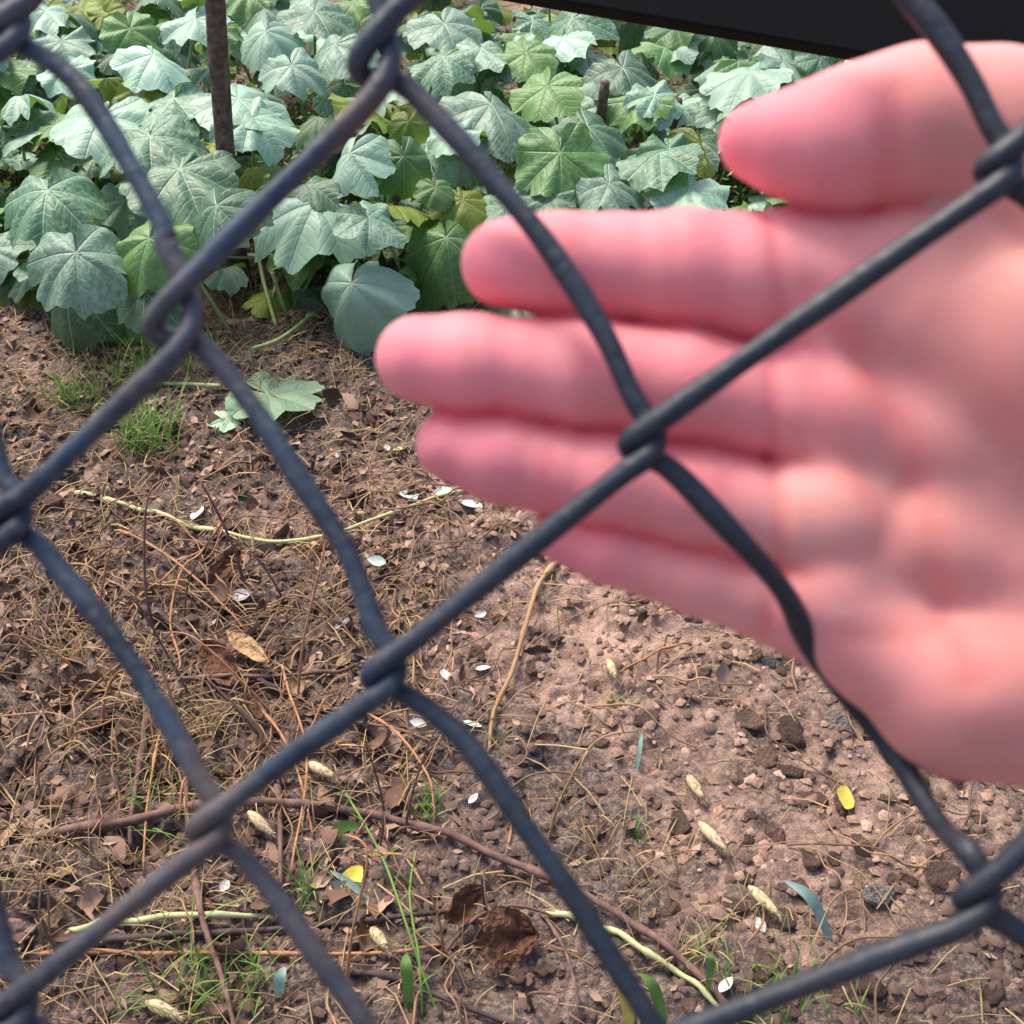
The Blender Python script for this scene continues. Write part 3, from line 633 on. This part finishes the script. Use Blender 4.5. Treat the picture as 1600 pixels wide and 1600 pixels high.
ot = [([(365, 795), (330, 860), (285, 920), (270, 990), (285, 1050), (265, 1062)], 'looping thin orange stem over litter at the left'),
      ([(200, 965), (260, 920), (330, 870), (350, 830)], 'thin orange stem slanting up to the pale squash stem'),
      ([(180, 830), (260, 880), (330, 940), (390, 1000)], 'straight thin orange stem slanting down over litter at the left'),
      ([(440, 1040), (455, 1100), (480, 1180), (478, 1260), (455, 1370)], 'upright orange dry stem beside the curled tan leaf'),
      ([(400, 1110), (440, 1160), (470, 1230), (490, 1310)], 'thin tan stem slanting right below the middle wire run'),
      ([(255, 1140), (240, 1240), (225, 1370)], 'upright orange stem behind the lowest left wire'),
      ([(550, 1110), (620, 1160), (670, 1230), (680, 1290)], 'curved rusty stem right of the middle wire run'),
      ([(180, 1060), (230, 1100), (245, 1190)], 'short orange stem at the left edge of the litter'),
      ([(1080, 1010), (1020, 1040), (960, 1062)], 'faint tan straw on clay right of the tan stick')]
for px, lab in ot: gline(px, .0021, 'otwig', 'dry_weed', lab, 'stem', .02, 5)
for px, lab in (([(430, 1190), (440, 1290), (440, 1390)], 'upright grey-brown stalk behind the dark vine stem'), ([(300, 1330), (320, 1450), (350, 1540), (370, 1620)], 'leaning purple-brown stalk near the bottom left corner'),
                ([(290, 1150), (295, 1260), (300, 1330)], 'brownish stalk rising behind the low left crossing'), ([(240, 1100), (215, 1250), (205, 1330)], 'grey stalk at the left under dry grass')):
    gline(px, .0042, 'twig', 'dead_weed', lab, 'stalk', .015)

for k in range(34):
    u, v = (random.uniform(60, 480), random.uniform(900, 1590)) if k < 27 else (random.uniform(480, 900), random.uniform(1300, 1590))
    b = gp(u, v); hgt_ = random.uniform(.07, .2); dx = random.gauss(0, .05); dy = random.gauss(0, .04)
    Q = spline([Vector((0, 0, -.01)), Vector((dx*.3+random.gauss(0, .006), dy*.3, hgt_*.45)), Vector((dx, dy, hgt_)), Vector((dx*1.5+random.gauss(0, .02), dy*1.5, hgt_*random.uniform(.85, 1.25)))], 5)
    r = random.uniform(.0012, .0030); mb = MB(); mb.tube(Q, [r*(1-.6*i/len(Q))*(1.35 if i % 5 == 3 else 1) for i in range(len(Q))], 5)
    for q in Q[5:-2:4]:
        e = q+Vector((random.gauss(0, .025), random.gauss(0, .02), random.uniform(-.01, .03))); mb.tube([q, q.lerp(e, .5)+Vector((0, 0, .004)), e], [r*.5, r*.4, r*.2], 4)
    o = link('dry_stalk', mb.me('dry_stalk', M[random.choice(['otwig', 'twig', 'straw', 'tan'])])); o.location = b
    tag(o, 'thin dry stalk standing in the dead litter behind the lower fence', 'dry weed', 'dry stalks standing in the litter')

# ------------------------------------------------------------------ small single leaves, petals, pebbles
def petal(u, v, wpx, asp, mat, label, cat='leaf', name='dry_leaf', bend=.4, dz=.006, rot=None, tilt=None, group=None, crumple=0.):
    P = gp(u, v, dz); D = (P-CAM).dot(FW); s = wpx*D/F_PX
    V = []; A = []; n = 24 if crumple else 8; m = 15 if crumple else 5
    for i in range(n+1):
        t = i/n; wv = math.sin(math.pi*min(1, t*.97+.015))**.75*asp*.5*(1.15-.3*t)
        for j in range(m):
            y = (j/(m-1)-.5)*2
            z = bend*(y*y*wv*.8+(t-.5)**2*.7)
            if crumple: z += crumple*(.75*vn(t*4+u, y*2+v, 1)+.4*vn(t*9+u, y*5+v, 2)+.15*vn(t*20, y*11+v, 3)-.65)
            jag = 1+crumple*1.6*(float(vn(t*7+u, y+v, 4))-.5)
            V.append((t-.5, y*wv*(jag if crumple else 1)+crumple*.3*(vn(t*5+v, y*3+u, 2)-.5), z))
    Fc = [(i*m+j, i*m+j+1, (i+1)*m+j+1, (i+1)*m+j) for i in range(n) for j in range(m-1)]
    Mx = Matrix.Translation(P) @ Euler((R(random.uniform(-25, 25) if tilt is None else tilt), R(random.uniform(-15, 15)), R(rot if rot is not None else random.uniform(0, 360)))).to_matrix().to_4x4() @ Matrix.Scale(s, 4)
    o = link(name, mesh(name, V, Fc, M[mat])); o.matrix_world = Mx; return tag(o, label, cat, group)
petal(1320, 1246, 56, .6, 'yellow', 'small bright yellow leaf lying alone on clods at the right', rot=75, tilt=30, bend=.2, dz=.012)
petal(550, 1372, 52, .6, 'yellow', 'dull yellow leaf on soil below the dark vine stem', rot=60, tilt=25, bend=.2, dz=.012)
petal(790, 1468, 108, .85, 'brown', 'large crumpled dark brown leaf beside the bottom right wire', rot=20, tilt=35, bend=.3, dz=.025, crumple=.3)
petal(722, 1412, 95, .5, 'brown', 'pointed brown dry leaf standing upright on the twigs', rot=50, tilt=50, bend=.5, dz=.03, crumple=.15)
petal(345, 1040, 110, .5, 'brown', 'folded rust-brown leaf in the litter at the left', rot=-50, tilt=30, bend=.5, dz=.02, crumple=.2)
petal(390, 1015, 110, .28, 'tan', 'long curled tan leaf lying over the rust-brown one', rot=-45, tilt=10, bend=.5, dz=.03, crumple=.08)
petal(350, 890, 80, .5, 'brown', 'small dark red-brown leaf under the looping orange stem', rot=60, tilt=30, bend=.4, dz=.012, crumple=.2)
petal(390, 1105, 70, .5, 'brown', 'rusty leaf scrap behind the middle wire run at left', rot=120, tilt=50, bend=.4, dz=.02, crumple=.2)
WH = [(310, 803, 38, 'round white scrap above the pale squash stem'), (450, 830, 28, 'pale pink scrap beside the bend of the pale squash stem'), (695, 1056, 30, 'white heart-shaped petal right of the middle crossing'),
      (535, 975, 28, 'white petal left of the middle wire run'), (750, 960, 22, 'tiny white petal below the palm side wire'), (755, 1045, 24, 'tiny white petal right of the heart-shaped one'),
      (1066, 948, 32, 'bright white shell-like scrap just below the little finger'), (377, 930, 34, 'long white scrap left of the straw tuft'), (605, 700, 16, 'white dot beneath the ring fingertip'),
      (653, 1130, 26, 'cream petal below the middle crossing'), (740, 1248, 22, 'cream petal above the dark vine stem'), (1135, 1540, 34, 'white scrap at the bottom near the right wire run'), (350, 1385, 26, 'cream scrap under the lower left crossing'), (1188, 1446, 30, 'buff scrap by the blue-green blade')]
for u, v, s, lab in WH: petal(u, v, s, .6, 'white', lab, 'petal', 'white_scrap')
for u, v, s, lab in ((738, 1133, 32, 'pale blue-green petal touching the rusty wire'), (588, 877, 30, 'pale blue-green petal behind the long middle wire'), (640, 776, 45, 'grey-green wilted leaf below the ring fingertip'), (735, 790, 42, 'small pale green leaf at the end of the squash stem'), (690, 770, 34, 'small grey-green leaf above the squash stem end')):
    petal(u, v, s, .6, 'green_white', lab, 'leaf', 'pale_leaf')
petal(625, 702, 26, .5, 'palestem', 'little yellow-green leaf below the ring fingertip', rot=40)
petal(390, 405, 90, .5, 'white', 'whitish dry leaf in the shade under the squash leaves', rot=5, tilt=-20, dz=.05)

def rock_mesh(name, mat, seed, sub=2, squash=.65):
    import bmesh
    bm = bmesh.new(); bmesh.ops.create_icosphere(bm, subdivisions=sub, radius=1)
    rg = np.random.default_rng(seed); pl = [(Vector(rg.normal(size=3)).normalized(), rg.uniform(.45, .85)) for _ in range(13)]; ns = rg.uniform(0, 50)
    sc = Vector((rg.uniform(.8, 1.25), rg.uniform(.8, 1.2), squash*rg.uniform(.8, 1.2)))
    for v in bm.verts:
        for n_, d_ in pl:
            t = v.co.dot(n_)
            if t > d_: v.co -= n_*(t-d_)*.85
        v.co *= 1+.4*(float(vn(v.co.x*2.2+ns, v.co.y*2.2+v.co.z*1.7, 2))-.5)+.26*(float(vn(v.co.x*5+ns, v.co.z*5+v.co.y*3, 3))-.5); v.co = Vector((v.co.x*sc.x, v.co.y*sc.y, v.co.z*sc.z))
    me = bpy.data.meshes.new(name); bm.to_mesh(me); bm.free(); me.materials.append(M[mat])
    me.polygons.foreach_set('use_smooth', [sub > 1]*len(me.polygons)); return me
def rock(u, v, wpx, me, name, label, cat, group=None, sink=.42):
    P = gp(u, v); D = (P-CAM).dot(FW); s = wpx*D/F_PX/2
    o = link(name, me); o.matrix_world = Matrix.Translation(P+Vector((0, 0, s*(.65-sink*1.6)))) @ Euler((random.uniform(-.3, .3), random.uniform(-.3, .3), random.uniform(0, 6.28))).to_matrix().to_4x4() @ Matrix.Scale(s, 4)
    return tag(o, label, cat, group)
HR = [(1240, 1145, 62, 'clod', 'large flat-topped reddish clod right of centre'), (1372, 1400, 56, 'pebble', 'rounded brown stone by the right end of the low wire'), (1150, 1415, 44, 'clod', 'angular red clod right of the lower straw'),
      (1190, 1195, 24, 'clod', 'round orange clod below the large flat-topped one'), (1235, 1210, 44, 'clod', 'pale pinkish clod below the large flat-topped clod'), (1315, 1135, 42, 'pebble', 'pale buff stone near the hand edge'),
      (1310, 1090, 40, 'pebble', 'grey buff stone touching the wrist outline'), (1205, 1040, 36, 'darkp', 'dark grey stone just below the hand edge'), (825, 1185, 48, 'darkp', 'blue-grey stone beside the rusty wire'),
      (940, 1392, 34, 'pebble', 'pale pebble right of the low wire run'), (1270, 1345, 52, 'clod', 'broad grey clod among the dark clods at right'), (1345, 1320, 40, 'clod', 'brown clod at the right edge above the rounded stone'),
      (458, 565, 28, 'pebble', 'small brown stone left of the big drooping leaf'), (540, 770, 48, 'clod', 'purple-brown clod above the long middle wire'), (1060, 1290, 44, 'clod', 'low reddish clod beside the seed head'), (850, 1390, 30, 'clod', 'small clod just above the vine stem end')]
for u, v, s, m_, lab in HR: rock(u, v, s, rock_mesh('stone', m_, u+v, 3), 'soil_clod' if m_ == 'clod' else 'stone', lab, 'clod' if m_ == 'clod' else 'stone')
CL = [rock_mesh('soil_clod', 'clod', 500+i, 3, .62) for i in range(10)]
n = 0
while n < 270:
    u = random.uniform(60, 1560); v = random.uniform(640, 1590)
    if random.random() > .25+.75*(u/1500)*(.4+.6*(v-600)/1000): continue
    rock(u, v, random.choice([12, 14, 16, 18, 22, 28, 34]+([40, 48, 58] if u > 1000 and v > 1050 else [])), random.choice(CL), 'soil_clod', 'small reddish brown clod of dry earth lying on the bare soil', 'clod', 'loose earth clods on the soil'); n += 1

# ------------------------------------------------------------------ uncountable litter
def scatter(num, fn, box=(-1.15, 1.15, .55, 2.6), dens=None):
    k = 0
    while k < num:
        x = random.uniform(box[0], box[1]); y = random.uniform(box[2], box[3])
        if dens and random.random() > dens(x, y): continue
        fn(x, y); k += 1
mb = MB()
TET = [(0, 2, 1), (0, 1, 3), (1, 2, 3), (2, 0, 3), (4, 1, 2), (4, 2, 0), (4, 0, 1)]
def crumb(x, y):
    s = random.choice([.002, .003, .004, .005, .0065, .009]); z = hz(x, y); c = Vector((x, y, z+s*.3)); V = []
    for k in range(5):
        a = k*2*math.pi/5+random.uniform(-.4, .4); V.append(c+Vector((math.cos(a)*s*random.uniform(.7, 1.2), math.sin(a)*s*random.uniform(.7, 1.2), random.uniform(-.3, .2)*s)))
    V.append(c+Vector((random.uniform(-.4, .4)*s, random.uniform(-.4, .4)*s, s*random.uniform(.5, .9))))
    mb.add(V, [(k, (k+1) % 5, 5) for k in range(5)], random.uniform(.2, .95)*(1-.72*float(damp(x, y))))
scatter(17000, crumb, dens=lambda x, y: .35+.65*float(vn(x*3, y*3, 3)))
o = link('soil_crumbs', mb.me('soil_crumbs', M['crumb'], True)); o['kind'] = 'stuff'
mb = MB()
def flake(x, y):
    s = random.uniform(.004, .013); z = hz(x, y)+s*.35; a = random.uniform(0, 6.28); d = Vector((math.cos(a), math.sin(a), random.uniform(-.35, .35))); q = Vector((-math.sin(a), math.cos(a), random.uniform(-.5, .5)))*random.uniform(.3, .6); c = Vector((x, y, z)); up = Vector((0, 0, random.uniform(-.2, .35)))*s
    v = random.choice([.05, .15, .3, .4, .5, .6, .75, .85, random.random()])
    mb.add([c-d*s, c-q*s*.9+up, c+d*s*.9+up*.5, c+q*s], [(0, 1, 2), (0, 2, 3)], v)
scatter(6000, flake, dens=lambda x, y: (.15+.85*(x < -.1) if y < 1.9 else .6)*float(vn(x*5, y*5, 6)))
o = link('leaf_litter', mb.me('leaf_litter', M['litter'], False)); o['kind'] = 'stuff'
mb = MB()
def strawf(x, y):
    L_ = random.uniform(.015, .075); a = random.uniform(0, 6.28); z = hz(x, y); p0 = Vector((x, y, z+.002)); e = p0+Vector((math.cos(a)*L_, math.sin(a)*L_, random.uniform(0, .02))); e.z = max(e.z, hz(e.x, e.y)+.002)
    mm = p0.lerp(e, .5); mm.z = max(mm.z, hz(mm.x, mm.y))+random.uniform(.001, .009); mb.tube([p0, mm, e], random.uniform(.0005, .0013), 3, random.uniform(0, .9), False)
scatter(5600, strawf, dens=lambda x, y: (.95 if x < -.12 else .3)*(1 if y < 2.0 else .9))
o = link('dry_straw', mb.me('dry_straw', M['straw'])); o['kind'] = 'stuff'
mb = MB()
def strand(x, y):
    a = random.uniform(0, 6.28); L_ = random.uniform(.06, .22); P = []; st = L_/6; z = .004
    for i in range(7):
        P.append(Vector((x, y, hz(x, y)+z+.018*math.sin(math.pi*i/6)*random.uniform(.4, 1.3)))); a += random.gauss(0, .38); x += st*math.cos(a); y += st*math.sin(a)
    r = random.uniform(.0007, .0019); mb.tube(spline(P, 3), r, 4, random.random(), False)
scatter(400, strand, (-1.1, -.02, .6, 1.75), dens=lambda x, y: .25+.75*(abs(y-1.3) < .3))
scatter(90, strand, (-.1, 1.1, .6, 1.9))
o = link('dead_vine_tangle', mb.me('dead_vine_tangle', M['strand'])); o['kind'] = 'stuff'
mb = MB()
def dleaf(x, y):
    s = random.uniform(.009, .024); P = Vector((x, y, hz(x, y)+s*.25)); E = Euler((random.gauss(0, .5), random.gauss(0, .5), random.uniform(0, 6.28))).to_matrix(); V = []; cu = random.uniform(-.6, 1.3); q = random.uniform(.25, .55)
    for i in range(7):
        t = i/6; w_ = math.sin(math.pi*min(1, t*.94+.03))*q*random.uniform(.75, 1.2)
        for yy_ in (-1, -.4, .4, 1): V.append(P+E @ Vector(((t-.5)*2*s, yy_*w_*s*1.3, s*(cu*(yy_*yy_*.4+(t-.5)**2)+random.uniform(-.08, .08)))))
    mb.add(V, [(4*i+j, 4*i+j+1, 4*i+j+5, 4*i+j+4) for i in range(6) for j in range(3)], random.choice([.1, .2, .3, .35, .45, .6, .8]))
scatter(600, dleaf, (-1.1, .05, .6, 1.9), dens=lambda x, y: .2+.8*(x < -.15))
scatter(30, dleaf, (0, 1.1, .6, 2.2))
o = link('dead_leaf_litter', mb.me('dead_leaf_litter', M['litter'])); o['kind'] = 'stuff'
mb = MB()
def weed(x, y):
    z = hz(x, y); hh = random.uniform(.04, .24)
    for _ in range(5):
        c = Vector((x+random.gauss(0, .03), y+random.gauss(0, .03), z+random.uniform(.01, hh))); d = Vector((random.gauss(0, 1), random.gauss(0, 1), random.gauss(0, .6))).normalized(); q = d.cross(Vector((0, .3, 1))).normalized(); s = random.uniform(.01, .028)
        mb.add([c, c+d*s*.5+q*s*.3, c+d*s, c+d*s*.5-q*s*.3], [(0, 1, 2, 3)], random.random()*.6)
scatter(5200, weed, (-1.9, 1.9, 2.32, 3.4))
scatter(5200, weed, (-2.9, 2.9, 3.3, 5.2))
o = link('low_weeds', mb.me('low_weeds', M['grass'], False)); o['kind'] = 'stuff'

# ------------------------------------------------------------------ grass tufts, blades and seed heads
def blade(mb, P, d, L_, wd, bend, a):
    s = Vector((-d.y, d.x, 0)).normalized(); V = []
    for i in range(6):
        t = i/5; c = P+d*(L_*t*(.25+.75*t*bend))+Vector((0, 0, L_*(t-.55*bend*t*t)))
        k = wd*(1-t)**.7*.5+.0001; V += [c-s*k, c+s*k]
    mb.add(V, [(2*i, 2*i+1, 2*i+3, 2*i+2) for i in range(5)], a)
def tuft(u, v, num, L_, wd, mat, label, spread=.03, bend=.7, rg=(0, 1)):
    P = gp(u, v); mb = MB(); spread = spread if num > 25 else .012
    for _ in range(num):
        a = random.uniform(0, 6.28); d = Vector((math.cos(a), math.sin(a), 0)); q = Vector((random.gauss(0, spread), random.gauss(0, spread), 0)); q.z = hz(P.x+q.x, P.y+q.y)-P.z-.002
        blade(mb, q, d, L_*random.uniform(.5, 1.1), wd, random.uniform(.3, 1.1)*bend, random.uniform(*rg))
    o = link('grass_tuft', mb.me('grass_tuft', M[mat])); o.location = P; tag(o, label, 'grass')
for u, v, k, L_, mat, lab in [(235, 690, 130, .10, 'grass', 'green grass tuft at the left below the flat fallen leaf'), (225, 590, 110, .10, 'grass', 'green grass tuft under the left wire crossing'), (120, 640, 70, .09, 'grass', 'green grass clump at the far left edge of the bare soil'),
        (385, 775, 4, .06, 'grass', 'few thin green blades above the pale squash stem'), (520, 940, 46, .06, 'straw', 'dry golden grass tuft left of the long middle wire'), (500, 880, 24, .05, 'straw', 'sparse straw tuft above the golden one'),
        (930, 1325, 46, .055, 'straw', 'dry tuft right of the low rusty wire run'), (965, 1105, 10, .035, 'grass', 'tiny green sprout on clay below the tan stick'), (990, 1310, 10, .03, 'grass', 'small green sprout beside the dry tuft'),
        (640, 1215, 34, .05, 'straw', 'wispy dry tuft above the dark vine stem'), (670, 1270, 22, .05, 'grass', 'thin green tuft just above the dark vine stem'), (250, 1180, 90, .10, 'straw', 'dense dry grass at the left edge behind the lower wire'),
        (330, 1130, 60, .07, 'straw', 'dry grass clump below the forked branch'), (120, 1010, 70, .08, 'straw', 'dry grass clump at the far left of the litter'), (310, 1560, 50, .09, 'grass', 'green blades at the bottom left corner'), (410, 1530, 18, .06, 'grass', 'short green blades below the straight orange twig'),
        (1070, 1500, 22, .05, 'straw', 'rusty dry grass above the bottom right wire'), (1100, 1480, 14, .045, 'grass', 'short green grass right of the pale yellow stem'), (1250, 1560, 40, .035, 'grass', 'low green grass below the bottom right wire'),
        (1180, 1460, 30, .06, 'straw', 'pale straw around the lower right seed head'), (350, 480, 40, .08, 'straw', 'dry grass in the shade right of the left crossing'), (300, 500, 34, .09, 'straw', 'dry grass right under the left crossing hook'), (395, 470, 30, .08, 'straw', 'straw tuft at the foot of the bare pale stalk'), (520, 575, 30, .05, 'straw', 'straw beneath the big drooping leaf tip'), (150, 540, 40, .10, 'straw', 'straw tuft at the far left below the leaves'), (330, 570, 26, .09, 'grass', 'fine green grass beside the small stone under the leaves'), (250, 545, 40, .11, 'grass', 'tall green grass left of the flat fallen leaf'), (590, 520, 20, .07, 'straw', 'thin dry grass between the big drooping leaf and fingertip'), (640, 590, 20, .05, 'straw', 'rusty roots of dry grass below the big drooping leaf'), (455, 480, 12, .09, 'grass', 'thin green weeds left of the big drooping leaf'),
        (660, 350, 20, .22, 'grass', 'tall thin grass sprigs growing through the squash leaves'), (255, 1260, 30, .08, 'grass', 'thin green grass in the litter above the lowest left wire'), (470, 1400, 24, .06, 'grass', 'sparse green weeds left of the dull yellow leaf'), (560, 1225, 26, .07, 'straw', 'wispy straw above the green leaf blade'), (700, 1490, 26, .06, 'straw', 'straw below the pointed brown leaf'), (1010, 1420, 26, .06, 'straw', 'straw by the upper end of the pale yellow stem'), (1175, 1550, 26, .05, 'grass', 'green sprigs just under the bottom right wire'), (420, 1290, 30, .08, 'straw', 'straw around the seed head below the vine'), (240, 1450, 30, .08, 'straw', 'straw at the left by the pale straw-green stalk'), (780, 1160, 6, .03, 'grass', 'tiny green sprout at the foot of the tan stick'), (60, 1350, 60, .09, 'straw', 'dry grass at the lower far left')]:
    tuft(u, v, k, L_, .0018 if mat == 'straw' else .003, mat, lab)
def single(u, v, du, dv, wd, mat, label, lift=.05):
    P = gp(u, v); E = gp(u+du, v+dv, lift); m_ = P.lerp(E, .5)+Vector((0, 0, lift*.5)); Q = spline([P, m_, E], 6); d = (E-P); s = d.cross(UPV.cross(RT)).normalized()
    V = []; n_ = len(Q)
    for i, q in enumerate(Q):
        k = wd*math.sin(math.pi*(.1+.88*i/(n_-1)))*.5; V += [q-s*k-P, q+Vector((0, 0, -k*.3))-P, q+s*k-P]
    o = link('wild_grass', mesh('wild_grass', V, [(3*i+j, 3*i+j+1, 3*i+j+4, 3*i+j+3) for i in range(n_-1) for j in (0, 1)], M[mat])); o.location = P
    tag(o, label, 'grass blade')
single(1300, 1475, -75, -100, .013, 'bgrass', 'broad blue-green blade leaning over clods at the right'); single(640, 1580, -6, -90, .013, 'grass', 'broad bright green blade at the bottom below the crumpled leaf')
single(985, 1610, -25, -120, .016, 'ygrass', 'yellow-edged blade behind the bottom end of the wire'); single(1040, 1610, -40, -90, .012, 'grass', 'green blade at the bottom right of the yellow one'); single(1105, 1560, 4, -70, .008, 'grass', 'short upright green blade beside the pale yellow stem')
single(510, 1308, 58, -18, .014, 'grass', 'green leaf blade just above the dark vine stem', .02); single(480, 1395, 90, -14, .011, 'bgrass', 'blue-green leaf left of the dull yellow leaf', .01); single(575, 1405, -60, -45, .009, 'bgrass', 'thin blue-green leaf crossing above the dull yellow leaf', .01)
single(435, 1570, 10, -60, .012, 'bgrass', 'pale blue-green blade near the bottom left', .03); single(995, 1205, 8, -60, .006, 'bgrass', 'thin grey blade on clay right of the rusty wire', .02)
def stemgrass(pix, label):
    P = [gp(u, v, .03+.004*i) for i, (u, v) in enumerate(pix)]; P[0] = gp(*pix[0]); Q = spline(P, 5); mb = MB(); b = Q[0].copy()
    mb.tube([q-b for q in Q], .0016, 5, .7)
    for i in range(3, len(Q)-1, 4):
        blade(mb, Q[i]-b, Vector((random.choice([-1, 1]), random.uniform(-.5, .5), 0)), .03, .003, .5, .4)
    o = link('tall_grass', mb.me('tall_grass', M['grass'])); o.location = b; tag(o, label, 'grass')
stemgrass([(690, 1600), (660, 1520), (630, 1430), (600, 1345), (565, 1280), (540, 1240)], 'tall green grass stem rising left of the crumpled brown leaf')
stemgrass([(660, 1590), (655, 1500), (640, 1400), (650, 1330)], 'thin green stem beside the broad bright green blade')
def seedhead(u, v, du, dv, label):
    A0 = gp(u, v, .012); B0 = gp(u+du, v+dv, .02); mb = MB(); ax = B0-A0; L_ = ax.length; ax.normalize(); s1 = ax.cross(Vector((0, 0, 1))).normalized(); s2 = ax.cross(s1)
    core = [ax*(L_*t) for t in np.linspace(0, 1, 7)]; rr = [.002, .0058, .0072, .007, .006, .0042, .0012]
    mb.tube(core, rr, 7, .3)
    for _ in range(260):
        t = random.random(); a = random.uniform(0, 6.28); n_ = s1*math.cos(a)+s2*math.sin(a); c = ax*(L_*t)+n_*np.interp(t, np.linspace(0, 1, 7), rr)*.8; e = c+n_*random.uniform(.003, .008)+ax*random.uniform(.004, .009); q = ax.cross(n_)*.0005
        mb.add([c-q, c+q, e], [(0, 1, 2)], random.uniform(.3, 1))
    o = link('foxtail_grass', mb.me('foxtail_grass', M['seed'])); o.location = A0; tag(o, label, 'seed head')
for q in ((388, 1268, 38, 36, 'bristly tan seed head just below the dark vine stem at left'), (1092, 1285, 42, 42, 'large tan seed head on clay right of centre'), (1075, 1212, 24, 36, 'small tan seed head above the large one'), (1170, 1385, 48, 45, 'pale green-tan seed head near the blue-green blade'),
          (580, 1450, 26, 34, 'small tan seed head left of the broad green blade'), (228, 1565, 55, 24, 'tan seed head lying in the bottom left corner'), (480, 1192, 44, 22, 'tan seed head above the vine stem near the wire'), (950, 1030, 12, 30, 'tiny tan seed head below the palm')): seedhead(*q)
